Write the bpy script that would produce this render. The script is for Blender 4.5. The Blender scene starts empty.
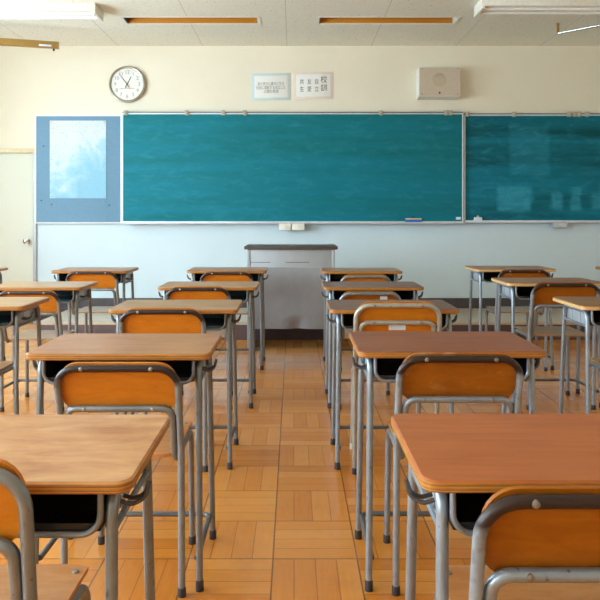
import bpy, bmesh, math, random
from mathutils import Vector, Matrix, noise as mnoise
random.seed(7)
C = bpy.context.scene.collection
SC = bpy.context.scene
PI = math.pi

# ------------------------------------------------------------------ camera constants
HC = 1.22                      # eye height
F = 676.0                      # focal length in pixels of the 600 px frame
CX, CY = 293.5, 217.6          # vanishing point
WALL = 7.78
CEIL = 3.195

# ------------------------------------------------------------------ colour / material helpers
def lin(c):
    def f(v):
        v /= 255.0
        return v / 12.92 if v <= 0.04045 else ((v + 0.055) / 1.055) ** 2.4
    return (f(c[0]), f(c[1]), f(c[2]), 1.0)

class N:
    def __init__(s, name):
        s.m = bpy.data.materials.new(name); s.m.use_nodes = True
        s.t = s.m.node_tree; s.b = s.t.nodes['Principled BSDF']
    def n(s, typ, **kw):
        nd = s.t.nodes.new(typ)
        for k, v in kw.items(): setattr(nd, k, v)
        return nd
    def l(s, a, b): s.t.links.new(a, b)
    def math(s, op, a, b=None, c=None):
        nd = s.n('ShaderNodeMath', operation=op)
        for i, v in enumerate((a, b, c)):
            if v is None: continue
            if isinstance(v, (int, float)): nd.inputs[i].default_value = v
            else: s.l(v, nd.inputs[i])
        return nd.outputs[0]
    def coords(s, scale=(1, 1, 1), loc=(0, 0, 0), kind='Object'):
        tc = s.n('ShaderNodeTexCoord'); mp = s.n('ShaderNodeMapping')
        mp.inputs['Scale'].default_value = scale; mp.inputs['Location'].default_value = loc
        s.l(tc.outputs[kind], mp.inputs['Vector']); return mp.outputs[0]
    def noise(s, vec, scale, detail=4, rough=0.55, dist=0.0):
        nd = s.n('ShaderNodeTexNoise')
        nd.inputs['Scale'].default_value = scale; nd.inputs['Detail'].default_value = detail
        nd.inputs['Roughness'].default_value = rough; nd.inputs['Distortion'].default_value = dist
        if vec is not None: s.l(vec, nd.inputs['Vector'])
        return nd.outputs['Fac']
    def ramp(s, fac, stops):
        nd = s.n('ShaderNodeValToRGB'); e = nd.color_ramp.elements
        while len(e) < len(stops): e.new(0.5)
        for i, (p, c) in enumerate(stops):
            e[i].position = p; e[i].color = c if len(c) == 4 else (c[0], c[1], c[2], 1)
        s.l(fac, nd.inputs[0]); return nd.outputs[0]
    def mix(s, fac, a, b, mode='MIX'):
        nd = s.n('ShaderNodeMix', data_type='RGBA', blend_type=mode)
        for i, v in ((0, fac), (6, a), (7, b)):
            if isinstance(v, (int, float)): nd.inputs[i].default_value = v
            elif isinstance(v, tuple): nd.inputs[i].default_value = v
            else: s.l(v, nd.inputs[i])
        return nd.outputs[2]
    def bump(s, h, strength=0.1, dist=0.002):
        nd = s.n('ShaderNodeBump'); nd.inputs['Strength'].default_value = strength
        nd.inputs['Distance'].default_value = dist
        s.l(h, nd.inputs['Height']); s.l(nd.outputs[0], s.b.inputs['Normal'])
    def set(s, col=None, rough=None, metal=None, spec=None, coat=None, coat_rough=None):
        b = s.b
        if col is not None:
            if isinstance(col, tuple): b.inputs['Base Color'].default_value = col
            else: s.l(col, b.inputs['Base Color'])
        if rough is not None:
            if isinstance(rough, (int, float)): b.inputs['Roughness'].default_value = rough
            else: s.l(rough, b.inputs['Roughness'])
        if metal is not None: b.inputs['Metallic'].default_value = metal
        if spec is not None: b.inputs['Specular IOR Level'].default_value = spec
        if coat is not None: b.inputs['Coat Weight'].default_value = coat
        if coat_rough is not None: b.inputs['Coat Roughness'].default_value = coat_rough
        return s.m

W01 = lambda v: (v, v, v, 1)

def plain(name, c, rough=0.5, metal=0.0, var=0.06, scale=30, spec=None):
    a = N(name); v = a.noise(a.coords(), scale, 3)
    c = lin(c)
    d = tuple(max(0, x * (1 - var)) for x in c[:3]) + (1,)
    e = tuple(min(1, x * (1 + var)) for x in c[:3]) + (1,)
    return a.set(a.ramp(v, [(0.3, d), (0.7, e)]), rough, metal, spec)

def tube_mat(name, c, scuff=(95, 85, 75), rough=0.34, metal=0.55):
    a = N(name)
    v = a.noise(a.coords(), 22, 4)
    s = a.noise(a.coords((1, 1, 0.5)), 75, 5, 0.6)
    base = a.ramp(v, [(0.3, tuple(x * .88 for x in lin(c)[:3])), (0.7, tuple(min(1, x * 1.08) for x in lin(c)[:3]))])
    col = a.mix(a.ramp(s, [(0.63, W01(0)), (0.70, W01(.8))]), base, lin(scuff))
    r = a.ramp(v, [(0.3, W01(max(.29, rough - .04))), (0.7, W01(rough + .08))])
    return a.set(col, r, metal)

def top_mat(name, c1, c2, wear, wear_amt, seed, rough=0.3, grain=1.0):
    a = N(name)
    g = a.noise(a.coords((1.0, 13, 6), (seed, seed * 1.7, 0)), 3.2, 8, 0.6, 0.5)
    base = a.ramp(g, [(0.32, lin(c1)), (0.5, lin(tuple((p + q) / 2 for p, q in zip(c1, c2)))), (0.68, lin(c2))])
    p = a.noise(a.coords((2.0, 4.2, 1), (seed * 2, 0, seed)), 2.3, 6, 0.62, 0.5)
    wf = a.ramp(p, [(0.34, W01(0)), (0.74, W01(wear_amt))])
    col = a.mix(wf, base, lin(wear))
    sp = a.noise(a.coords((1, 2.5, 1), (seed, 3, 0)), 7, 6, 0.6)
    col = a.mix(a.ramp(sp, [(0.5, W01(0)), (0.85, W01(.4))]), col, lin(c1))
    r = .34 if rough > .3 else .285
    return a.set(col, r, 0, 0.42)

def ply_edge(name, c1, c2):
    a = N(name)
    tc = a.n('ShaderNodeTexCoord'); sx = a.n('ShaderNodeSeparateXYZ'); a.l(tc.outputs['Object'], sx.inputs[0])
    z = a.math('FRACT', a.math('MULTIPLY', sx.outputs[2], 145.0))
    g = a.noise(a.coords((30, 30, 250)), 1, 4)
    f = a.math('ADD', a.math('MULTIPLY', z, 0.55), a.math('MULTIPLY', g, 0.45))
    return a.set(a.ramp(f, [(0.2, lin(c1)), (0.62, lin(c2))]), 0.42)

def panel_mat(name, c1, c2, scuffc, scuff, seed, rough=0.28, wear_scale=5):
    a = N(name)
    g = a.noise(a.coords((2.5, 9, 9), (seed, seed, seed)), 4, 7, 0.6, 0.8)
    base = a.ramp(g, [(0.3, lin(c1)), (0.7, lin(c2))])
    s = a.noise(a.coords((1, 1, 1.4), (seed * 3, 1, 2)), wear_scale, 8, 0.68, 0.3)
    col = a.mix(a.ramp(s, [(0.54, W01(0)), (0.7, W01(scuff))]), base, lin(scuffc))
    a.bump(g, 0.04, 0.001)
    return a.set(col, max(.29, rough), 0, 0.4)

# ------------------------------------------------------------------ mesh helpers
def fillet(pts, rads, seg=7):
    pts = [Vector(p) for p in pts]; out = [pts[0]]
    for i in range(1, len(pts) - 1):
        p, r = pts[i], rads[i - 1]
        u = (pts[i - 1] - p); v = (pts[i + 1] - p)
        lu, lv = u.length, v.length; u.normalize(); v.normalize()
        ang = u.angle(v)
        if r <= 0 or ang > PI - 0.02: out.append(p); continue
        d = min(r / math.tan(ang / 2), lu * .49, lv * .49); rr = d * math.tan(ang / 2)
        c = p + (u + v).normalized() * (rr / math.sin(ang / 2))
        a, b = p + u * d - c, p + v * d - c
        tot = a.angle(b); ax = a.cross(b).normalized()
        for k in range(seg + 1):
            out.append(c + Matrix.Rotation(tot * k / seg, 3, ax) @ a)
    out.append(pts[-1]); return out

def tube(bm, pts, r, n=12, closed=False, mi=0, mfun=None):
    pts = [Vector(p) for p in pts]; m = len(pts); rings = []; prev = None
    for i, p in enumerate(pts):
        a = pts[i - 1] if i else p; b = pts[i + 1] if i < m - 1 else p
        if closed: a, b = pts[(i - 1) % m], pts[(i + 1) % m]
        t = (b - a).normalized()
        if prev is None:
            x = t.orthogonal().normalized()
        else:
            x = prev - t * prev.dot(t)
            x = x.normalized() if x.length > 1e-6 else t.orthogonal().normalized()
        prev = x; y = t.cross(x)
        rr = r[i] if isinstance(r, (list, tuple)) else r
        rings.append([bm.verts.new(p + x * (rr * math.cos(2 * PI * k / n)) + y * (rr * math.sin(2 * PI * k / n))) for k in range(n)])
    rng = range(m if closed else m - 1)
    for i in rng:
        A, B = rings[i], rings[(i + 1) % m]
        mm = mfun((pts[i] + pts[(i + 1) % m]) / 2) if mfun else mi
        for k in range(n):
            f = bm.faces.new((A[k], A[(k + 1) % n], B[(k + 1) % n], B[k])); f.material_index = mm; f.smooth = True
    if not closed:
        for R, rev in ((rings[0], True), (rings[-1], False)):
            f = bm.faces.new(list(reversed(R)) if rev else R); f.material_index = mfun(pts[0]) if mfun else mi

def rrect(w, d, r, seg=5):
    r = min(r, w / 2 - 1e-4, d / 2 - 1e-4); o = []
    for cx, cy, a0 in ((w / 2 - r, d / 2 - r, 0), (-w / 2 + r, d / 2 - r, 90), (-w / 2 + r, -d / 2 + r, 180), (w / 2 - r, -d / 2 + r, 270)):
        for k in range(seg + 1):
            a = math.radians(a0 + 90 * k / seg); o.append((cx + r * math.cos(a), cy + r * math.sin(a)))
    return o

def slab(bm, w, d, t, r=0.002, bev=0.0015, seg=5, M=None, mi=0, side_mi=None, warp=None, grid=False):
    """rounded rectangle w x d in local xy, z from 0 to t, bevelled rims"""
    M = M or Matrix()
    if side_mi is None: side_mi = mi
    rings = []
    for ins, z in ((bev, 0), (0, bev), (0, t - bev), (bev, t)):
        ring = []
        for x, y in rrect(w - 2 * ins, d - 2 * ins, max(r - ins, 0.0004), seg):
            v = Vector((x, y, z))
            if warp: v = warp(v)
            ring.append(bm.verts.new(M @ v))
        rings.append(ring)
    n = len(rings[0])
    for i in range(3):
        for k in range(n):
            f = bm.faces.new((rings[i][k], rings[i][(k + 1) % n], rings[i + 1][(k + 1) % n], rings[i + 1][k]))
            f.material_index = side_mi if i < 2 else mi
    if warp:
        for ring, flip in ((rings[0], True), (rings[3], False)):
            f = bm.faces.new(list(reversed(ring)) if flip else ring); f.material_index = mi
            bmesh.ops.triangulate(bm, faces=[f])
    else:
        bm.faces.new(list(reversed(rings[0]))).material_index = mi
        bm.faces.new(rings[3]).material_index = mi

def curved_board(bm, w, h, t, r, curve, M, mi=0, nx=14):
    """upright rounded board, w along x, h along z, thickness t along +y, bowed by curve(x) along y"""
    top, bot = [], []
    def zlim(x):
        e = w / 2 - abs(x)
        if e >= r: return h / 2
        return h / 2 - r + math.sqrt(max(0, r * r - (r - e) ** 2))
    xs = []
    for k in range(7): xs.append(-w / 2 + r * (1 - math.cos(PI / 2 * k / 6)))
    for k in range(1, nx): xs.append(-w / 2 + r + (w - 2 * r) * k / nx)
    for k in range(7): xs.append(w / 2 - r * (1 - math.cos(PI / 2 * (6 - k) / 6)))
    cols = []
    for x in xs:
        z = max(zlim(x), h / 2 - r); y = curve(x)
        cols.append([bm.verts.new(M @ Vector(p)) for p in ((x, y, -z), (x, y, z), (x, y + t, z), (x, y + t, -z))])
    for a, b in zip(cols, cols[1:]):
        for k in range(4):
            f = bm.faces.new((a[k], b[k], b[(k + 1) % 4], a[(k + 1) % 4])); f.material_index = mi
    bm.faces.new(cols[0]).material_index = mi
    bm.faces.new(list(reversed(cols[-1]))).material_index = mi

def box(bm, x0, x1, y0, y1, z0, z1, bev=0.002, mi=0):
    b = min(bev, (x1 - x0) / 3, (y1 - y0) / 3, (z1 - z0) / 3)
    slab(bm, x1 - x0, y1 - y0, z1 - z0, b, b, 2, Matrix.Translation(((x0 + x1) / 2, (y0 + y1) / 2, z0)), mi)

def cyl(bm, p, axis, r, h, n=16, mi=0, bev=0.0):
    ax = Vector(axis).normalized(); p = Vector(p)
    if bev: tube(bm, [p, p, p + ax * h * .999, p + ax * h], [r - bev, r, r, r - bev], n, mi=mi) if False else \
        tube(bm, [p, p + ax * bev, p + ax * (h - bev), p + ax * h], [r - bev, r, r, r - bev], n, mi=mi)
    else: tube(bm, [p, p + ax * h], r, n, mi=mi)

def obj(name, bm, mats, parent=None, loc=(0, 0, 0), rot=(0, 0, 0), sharp=35):
    bmesh.ops.recalc_face_normals(bm, faces=bm.faces[:])
    me = bpy.data.meshes.new(name); bm.to_mesh(me); bm.free()
    for m in (mats if isinstance(mats, (list, tuple)) else [mats]): me.materials.append(m)
    for p in me.polygons: p.use_smooth = True
    me.set_sharp_from_angle(angle=math.radians(sharp))
    o = bpy.data.objects.new(name, me); C.objects.link(o)
    o.location = loc; o.rotation_euler = rot
    if parent: o.parent = parent
    return o

def tag(o, label=None, cat=None, group=None, kind=None):
    if label: o['label'] = label
    if cat: o['category'] = cat
    if group: o['group'] = group
    if kind: o['kind'] = kind
    return o

def thing(name, label, cat, loc=(0, 0, 0), rotz=0, group=None):
    o = bpy.data.objects.new(name, None); C.objects.link(o)
    o.location = loc; o.rotation_euler = (0, 0, rotz); o.empty_display_size = .1
    return tag(o, label, cat, group)

def struct(name, bm, m, parent=None):
    o = obj(name, bm, m, parent)
    o['kind'] = 'structure'
    return o

def BM(): return bmesh.new()
def P(px, py, z): return Vector(((px - CX) * z / F, z, HC - (py - CY) * z / F))

# ------------------------------------------------------------------ materials
# walls: cream, with cool window light painted as pale grey-blue below the boards
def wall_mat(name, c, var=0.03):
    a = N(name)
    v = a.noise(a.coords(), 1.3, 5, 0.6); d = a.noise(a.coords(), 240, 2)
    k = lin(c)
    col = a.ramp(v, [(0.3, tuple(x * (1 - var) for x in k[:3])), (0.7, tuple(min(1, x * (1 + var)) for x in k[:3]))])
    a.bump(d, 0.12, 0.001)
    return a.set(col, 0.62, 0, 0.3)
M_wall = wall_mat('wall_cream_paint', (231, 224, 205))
M_wall_cool = wall_mat('wall_cool_light_tint', (204, 221, 230))
M_door = wall_mat('door_paint', (222, 226, 214), 0.015)
M_white = plain('white_enamel', (232, 230, 220), 0.35)
M_alu = plain('aluminium', (214, 221, 228), 0.35, 0.2)
M_chrome = plain('chrome', (215, 215, 215), 0.12, 1.0, 0.02)
M_dark = plain('dark_vinyl', (70, 64, 68), 0.45, 0, 0.15, 12)
M_black = plain('black_plastic', (26, 28, 32), 0.35, 0, 0.1)
M_tray = plain('book_tray_plastic', (22, 26, 32), 0.28, 0, 0.1)
M_tray_teal = plain('book_tray_teal', (48, 88, 104), 0.25, 0, 0.08)  # teal tray colour for some desks on the left
M_rubber = plain('rubber_cap', (52, 44, 44), 0.6)
M_rubberw = plain('white_rubber_cap', (205, 200, 185), 0.6)
M_plate = plain('grey_sheet_steel', (196, 204, 212), 0.36, 0.5, 0.06, 14)
M_bolt = plain('bolt_steel', (150, 148, 142), 0.3, 0.8)
M_hook = plain('hook_wire', (88, 88, 88), 0.32, 0.7)
M_ink = plain('black_ink', (72, 70, 68), 0.7)
M_pale_ink = plain('grey_ink', (120, 122, 122), 0.7)
M_paper = plain('paper', (232, 232, 228), 0.7, 0, 0.02)
M_tag = plain('white_sticker', (212, 226, 240), 0.6, 0, 0.03)

M_tube_grey = tube_mat('tube_grey', (132, 138, 142), (92, 86, 80), .32, .6)
M_tube_lit = tube_mat('tube_lit_grey', (150, 162, 174), (98, 94, 92), .32, .6)  # brighter bluish copy of the grey tube, window light put into its colour
M_tube_warm = tube_mat('tube_beige_grey', (166, 162, 150), (120, 104, 84), .34, .3)
M_tube_dark = tube_mat('tube_dark_grey', (104, 108, 112), (80, 74, 70), .36, .4)
def sleeve_mat(name, c, coat_c):   # tube whose dark coating has worn off ragged towards the corners
    m = tube_mat(name, c, (92, 86, 80), .32, .3); t = m.node_tree; b = t.nodes['Principled BSDF']
    at = t.nodes.new('ShaderNodeAttribute'); at.attribute_name = 'coat'
    tc = t.nodes.new('ShaderNodeTexCoord'); nz = t.nodes.new('ShaderNodeTexNoise'); nz.inputs['Scale'].default_value = 38; nz.inputs['Detail'].default_value = 5
    t.links.new(tc.outputs['Object'], nz.inputs['Vector'])
    ma = t.nodes.new('ShaderNodeMath'); ma.operation = 'MULTIPLY_ADD'; ma.inputs[1].default_value = .7
    t.links.new(nz.outputs['Fac'], ma.inputs[0]); t.links.new(at.outputs['Fac'], ma.inputs[2])
    r = t.nodes.new('ShaderNodeValToRGB'); r.color_ramp.elements[0].position = .62; r.color_ramp.elements[1].position = .98
    t.links.new(ma.outputs[0], r.inputs[0])
    mx = t.nodes.new('ShaderNodeMix'); mx.data_type = 'RGBA'
    old = b.inputs['Base Color'].links[0].from_socket
    t.links.new(r.outputs[0], mx.inputs[0]); t.links.new(old, mx.inputs[6]); mx.inputs[7].default_value = lin(coat_c)
    t.links.new(mx.outputs[2], b.inputs['Base Color'])
    return m
M_sleeve_grey = sleeve_mat('tube_grey_with_dark_coating', (132, 138, 142), (50, 38, 38))
M_sleeve_lit = sleeve_mat('tube_lit_with_dark_coating', (150, 160, 168), (52, 38, 34))
M_edge = ply_edge('plywood_edge', (122, 74, 28), (190, 130, 58))
M_edge_pale = ply_edge('plywood_edge_pale', (186, 140, 84), (222, 186, 128))
M_seat = panel_mat('seat_plywood', (150, 112, 72), (182, 142, 98), (196, 170, 136), .5, 3, 0.3)
M_seat_orange = panel_mat('seat_plywood_orange', (196, 122, 60), (214, 146, 84), (222, 170, 116), .4, 5, 0.32)

# floor parquet
a = N('parquet_floor')
T = 0.301
tc = a.n('ShaderNodeTexCoord'); sp = a.n('ShaderNodeSeparateXYZ'); a.l(tc.outputs['Object'], sp.inputs[0])
u = a.math('DIVIDE', a.math('SUBTRACT', sp.outputs[0], -0.0733), T)
v = a.math('DIVIDE', a.math('SUBTRACT', sp.outputs[1], 2.417), T)
iu, iv = a.math('FLOOR', u), a.math('FLOOR', v)
fu, fv = a.math('FRACT', u), a.math('FRACT', v)
par = a.math('FLOORED_MODULO', a.math('ADD', iu, iv), 2.0)
def sel(x, y):   # par ? x : y
    return a.math('ADD', a.math('MULTIPLY', x, par), a.math('MULTIPLY', y, a.math('SUBTRACT', 1.0, par)))
st = a.math('MULTIPLY', sel(fu, fv), 4.0)
si, sf = a.math('FLOOR', st), a.math('FRACT', st)
along = sel(v, u); across = sel(u, v)
cv = a.n('ShaderNodeCombineXYZ'); a.l(iu, cv.inputs[0]); a.l(iv, cv.inputs[1]); a.l(si, cv.inputs[2])
wn = a.n('ShaderNodeTexWhiteNoise', noise_dimensions='3D'); a.l(cv.outputs[0], wn.inputs['Vector'])
gv = a.n('ShaderNodeCombineXYZ'); a.l(a.math('MULTIPLY', along, 1.0), gv.inputs[0]); a.l(a.math('MULTIPLY', across, 11.0), gv.inputs[1])
a.l(a.math('MULTIPLY', wn.outputs['Value'], 40.0), gv.inputs[2])
gr = a.noise(gv.outputs[0], 1.6, 7, 0.6, 0.7)
tone = a.math('ADD', a.math('MULTIPLY', wn.outputs['Value'], 0.55), a.math('MULTIPLY', gr, 0.5))
wood = a.ramp(tone, [(0.15, lin((194, 114, 38))), (0.5, lin((210, 134, 50))), (0.9, lin((222, 152, 72)))])
big = a.noise(a.coords(), 1.7, 4)
wood = a.mix(a.ramp(big, [(0.45, W01(0)), (0.75, W01(.35))]), wood, lin((196, 118, 44)))
dirt = a.noise(a.coords((1, 1, 1), (4, 1, 0)), 9, 6, 0.7)
wood = a.mix(a.ramp(dirt, [(0.5, W01(0)), (0.9, W01(.3))]), wood, lin((150, 84, 36)))
def edge(f, w):  # 1 near a joint
    d = a.math('MINIMUM', f, a.math('SUBTRACT', 1.0, f))
    return a.math('SUBTRACT', 1.0, a.math('SMOOTH_MIN', a.math('DIVIDE', d, w), 1.0, 0.1))
e1 = a.math('MULTIPLY', edge(sf, 0.034), 0.62)
e2 = a.math('MAXIMUM', edge(fu, 0.0135), edge(fv, 0.0115))
ee = a.math('MAXIMUM', a.math('MAXIMUM', e1, e2), 0.0)
col = a.mix(a.math('MULTIPLY', ee, 0.95), wood, lin((44, 28, 18)))
a.bump(a.math('SUBTRACT', a.math('MULTIPLY', gr, 0.15), ee), 0.12, 0.002)
rr = a.ramp(a.noise(a.coords((1, 1, 1)), 5, 5), [(0.3, W01(0.285)), (0.7, W01(0.33))])
M_floor = a.set(col, .21, 0, 0.6)

# ceiling board with pits and joints
a = N('ceiling_board')
tc = a.n('ShaderNodeTexCoord'); sp = a.n('ShaderNodeSeparateXYZ'); a.l(tc.outputs['Object'], sp.inputs[0])
ju = a.math('FRACT', a.math('DIVIDE', a.math('ADD', sp.outputs[0], 0.075 + 9.7), 0.97))
jl = a.math('LESS_THAN', a.math('MINIMUM', ju, a.math('SUBTRACT', 1.0, ju)), 0.004)
pit = a.noise(a.coords((1, .55, 1)), 55, 3, 0.7)
pf = a.ramp(pit, [(0.60, W01(0)), (0.68, W01(.55))])
col = a.mix(pf, lin((238, 236, 222)), lin((158, 152, 134)))
col = a.mix(a.math('MULTIPLY', jl, 0.35), col, lin((120, 116, 104)))
M_ceil = a.set(col, 0.85, 0, 0.1)

# chalkboards
def board_mat(name, c1, c2, dust, amt, seed, patches=()):
    a = N(name)
    n1 = a.noise(a.coords((0.8, 1, 5), (seed, 0, 0)), 2.2, 7, 0.65, 0.3)
    base = a.ramp(n1, [(0.3, lin(c1)), (0.7, lin(c2))])
    n2 = a.noise(a.coords((1.2, 1, 3.5), (0, seed, 2)), 4.5, 8, 0.7, 0.6)
    tc = a.n('ShaderNodeTexCoord'); s = a.n('ShaderNodeSeparateXYZ'); a.l(tc.outputs['Object'], s.inputs[0])
    n3 = a.noise(a.coords((0.3, 1, 4), (seed, 1, 4)), 1.6, 5, 0.6)       # long sideways wipes, bluer low on the board
    wipe = a.math('ADD', n3, a.math('MULTIPLY', s.outputs[2], -0.16))
    col = a.mix(a.ramp(wipe, [(0.2, W01(0)), (0.62, W01(.75))]), base, lin((24, 126, 150)))
    col = a.mix(a.ramp(n2, [(0.5, W01(0)), (0.74, W01(amt))]), col, lin(dust))
    def soft(p, q):
        n_ = a.n('ShaderNodeMath', operation='MULTIPLY', use_clamp=True)
        a.l(a.math('SUBTRACT', p, q), n_.inputs[0]); n_.inputs[1].default_value = 22.0
        return n_.outputs[0]
    wob = a.noise(a.coords((1, 1, 1), (seed, 5, 0)), 6, 4)
    for (x0, x1, z0, z1, k) in patches:     # smears left by the eraser
        X = a.math('ADD', s.outputs[0], a.math('MULTIPLY', a.math('SUBTRACT', wob, 0.5), 0.12))
        Z = a.math('ADD', s.outputs[2], a.math('MULTIPLY', a.math('SUBTRACT', n1, 0.5), 0.10))
        m = a.math('MULTIPLY', a.math('MULTIPLY', soft(X, x0), soft(x1, X)),
                   a.math('MULTIPLY', soft(Z, z0), soft(z1, Z)))
        m = a.math('MULTIPLY', a.math('MULTIPLY', m, k), a.ramp(n2, [(0.3, W01(.35)), (0.65, W01(1))]))
        col = a.mix(m, col, lin(dust))
    return a.set(col, 0.6, 0, 0.12)
M_board = board_mat('chalkboard_teal', (16, 104, 110), (28, 118, 126), (62, 152, 174), .3, 3)
M_board2 = board_mat('chalkboard_dark_teal', (8, 66, 70), (14, 84, 90), (56, 150, 172), .36, 8,
                     ((.36, .80, .10, .42, .8), (.98, 1.14, .12, .36, .8), (1.2, 1.36, .1, .42, .75), (1.44, 1.62, .12, .35, .7), (.5, 1.0, .5, 1.12, .3)))
M_bulletin = plain('blue_felt', (112, 150, 178), 0.85, 0, 0.05, 60)

# map paper: pale sea with whiter land and a few small place marks
a = N('map_print')
n1 = a.noise(a.coords((1, 1, 1), (2.3, 0, 1.1)), 2.6, 7, 0.6, 0.4)
tc = a.n('ShaderNodeTexCoord'); s = a.n('ShaderNodeSeparateXYZ'); a.l(tc.outputs['Object'], s.inputs[0])
land = a.math('ADD', n1, a.math('ADD', a.math('MULTIPLY', s.outputs[2], 0.42), a.math('MULTIPLY', s.outputs[0], -0.5)))
col = a.ramp(land, [(0.34, lin((132, 188, 214))), (0.49, lin((164, 204, 220))), (0.55, lin((196, 212, 218))), (0.75, lin((206, 212, 214)))])
n2 = a.noise(a.coords((1, 1, 2.2)), 26, 4, 0.75)
col = a.mix(a.ramp(n2, [(0.6, W01(0)), (0.68, W01(.55))]), col, lin((112, 130, 134)))
n3 = a.noise(a.coords((1, 1, 1), (7, 0, 0)), 9, 5, 0.7)
col = a.mix(a.ramp(n3, [(0.6, W01(0)), (0.7, W01(.4))]), col, lin((214, 206, 196)))
M_map = a.set(col, 0.55)

M_tan = plain('tan_anodised_metal', (176, 140, 76), 0.35, 0.5)
M_amber = plain('amber_lining', (206, 140, 40), 0.5, 0, 0.05)
M_speaker = plain('beige_speaker_front', (196, 180, 160), 0.55, 0, 0.03)
a = N('speaker_grille')
vx = a.n('ShaderNodeTexVoronoi'); vx.inputs['Scale'].default_value = 90; vx.inputs['Randomness'].default_value = 0.0
a.l(a.coords(), vx.inputs['Vector'])
M_grille = a.set(a.ramp(vx.outputs['Distance'], [(0.2, lin((90, 82, 70))), (0.4, lin((186, 170, 148)))]), 0.6)
a = N('lectern_steel')
v1 = a.noise(a.coords((1, 1, 1)), 2.6, 5, 0.6); v2 = a.noise(a.coords((1, 1, 3)), 14, 6, 0.7)
col = a.ramp(v1, [(0.3, lin((144, 150, 158))), (0.7, lin((166, 172, 180)))])
col = a.mix(a.ramp(v2, [(0.6, W01(0)), (0.72, W01(.4))]), col, lin((128, 120, 114)))
M_lect = a.set(col, 0.42, 0.25)
M_lect_top = plain('lectern_top_vinyl', (78, 66, 58), 0.4)
M_lect_light = plain('lectern_upper_steel', (172, 178, 184), 0.42, 0.25, 0.04, 8)
a = N('platform_deck_wood')
g = a.noise(a.coords((1.2, 14, 6)), 4, 7, 0.6, 0.4)
M_deck = a.set(a.ramp(g, [(0.3, lin((184, 166, 142))), (0.7, lin((206, 192, 172)))]), 0.3)
M_riser = plain('platform_riser_vinyl', (92, 76, 78), 0.45, 0, 0.12, 9)
M_blue = plain('blue_felt_eraser', (52, 104, 190), 0.8)
M_cream = plain('eraser_wood', (222, 196, 160), 0.6)

# ------------------------------------------------------------------ the setting
XL, XR, YB = -4.25, 4.55, -2.4
bm = BM(); box(bm, XL - .2, XR + .2, YB - .2, WALL + .2, -.1, 0, 0.0005); struct('floor', bm, M_floor)

# ceiling with two openings for the recessed lamps
slots = [(-1.69, -.35, 6.656, 6.886), (.255, 1.63, 6.656, 6.886)]
bm = BM()
xs = sorted({XL - .2, XR + .2, *[s[0] for s in slots], *[s[1] for s in slots]})
ys = [YB - .2, 6.656, 6.886, WALL + .2]
for i in range(len(xs) - 1):
    for j in range(len(ys) - 1):
        if j == 1 and any(abs(xs[i] - s[0]) < 1e-6 for s in slots): continue
        q = [bm.verts.new((x, y, CEIL)) for x, y in ((xs[i], ys[j]), (xs[i + 1], ys[j]), (xs[i + 1], ys[j + 1]), (xs[i], ys[j + 1]))]
        bm.faces.new(q)
        q2 = [bm.verts.new((x, y, CEIL + .25)) for x, y in ((xs[i], ys[j]), (xs[i + 1], ys[j]), (xs[i + 1], ys[j + 1]), (xs[i], ys[j + 1]))]
        bm.faces.new(q2)
bmesh.ops.remove_doubles(bm, verts=bm.verts[:], dist=1e-5)
# close the openings' sides and the outer rim so the slab is solid
bedges = [e for e in bm.edges if len(e.link_faces) == 1 and all(abs(v.co.z - CEIL) < 1e-5 for v in e.verts)]
up = {}
for v_ in bm.verts:
    if abs(v_.co.z - CEIL - .25) < 1e-5: up[(round(v_.co.x, 4), round(v_.co.y, 4))] = v_
for e in bedges:
    p_, q_ = e.verts
    bm.faces.new((p_, q_, up[(round(q_.co.x, 4), round(q_.co.y, 4))], up[(round(p_.co.x, 4), round(p_.co.y, 4))]))
struct('ceiling', bm, M_ceil)

# front wall: cream above, cool light tint below; the door opening at the left
DX0, DX1, DZ = -3.88, -2.985, 2.0
SPLIT = 1.30
bm = BM()
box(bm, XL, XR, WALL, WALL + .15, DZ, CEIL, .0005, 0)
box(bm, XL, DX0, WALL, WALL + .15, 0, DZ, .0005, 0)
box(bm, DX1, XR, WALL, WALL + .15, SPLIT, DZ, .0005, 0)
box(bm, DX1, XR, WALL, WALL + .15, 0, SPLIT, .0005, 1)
struct('wall_front', bm, [M_wall, M_wall_cool])
bm = BM(); box(bm, XL, XR, YB - .15, YB, 0, CEIL, .0005); struct('wall_back', bm, M_wall)
# left wall with three windows
SILL, HEAD = .88, 2.86
wins = [(-2.2, -.2), (.3, 2.3), (2.8, 6.0)]
bm = BM()
box(bm, XL - .2, XL, YB - .15, WALL + .15, 0, SILL, .0005)
box(bm, XL - .2, XL, YB - .15, WALL + .15, HEAD, CEIL, .0005)
ed = [YB - .15] + [q for w in wins for q in w] + [WALL + .15]
for i in range(0, len(ed), 2): box(bm, XL - .2, XL, ed[i], ed[i + 1], SILL, HEAD, .0005)
struct('wall_left', bm, M_wall)
a = N('window_glass'); nt = a.t
gl = a.n('ShaderNodeBsdfGlossy'); gl.inputs['Roughness'].default_value = 0.02
tr = a.n('ShaderNodeBsdfTransparent'); tr.inputs[0].default_value = (.96, .98, .97, 1)
mx = a.n('ShaderNodeMixShader'); mx.inputs[0].default_value = .06
a.l(tr.outputs[0], mx.inputs[1]); a.l(gl.outputs[0], mx.inputs[2])
a.l(mx.outputs[0], nt.nodes['Material Output'].inputs['Surface'])
M_glass = a.m
RS, RH = 2.2, 2.86
bm = BM()
box(bm, XR, XR + .15, YB - .15, WALL + .15, 0, RS, .0005); box(bm, XR, XR + .15, YB - .15, WALL + .15, RH, CEIL, .0005)
ed = [YB - .15, WALL + .15]
for i in range(0, len(ed), 2): box(bm, XR, XR + .15, ed[i], ed[i + 1], RS, RH, .0005)
struct('wall_right', bm, M_wall)
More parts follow.
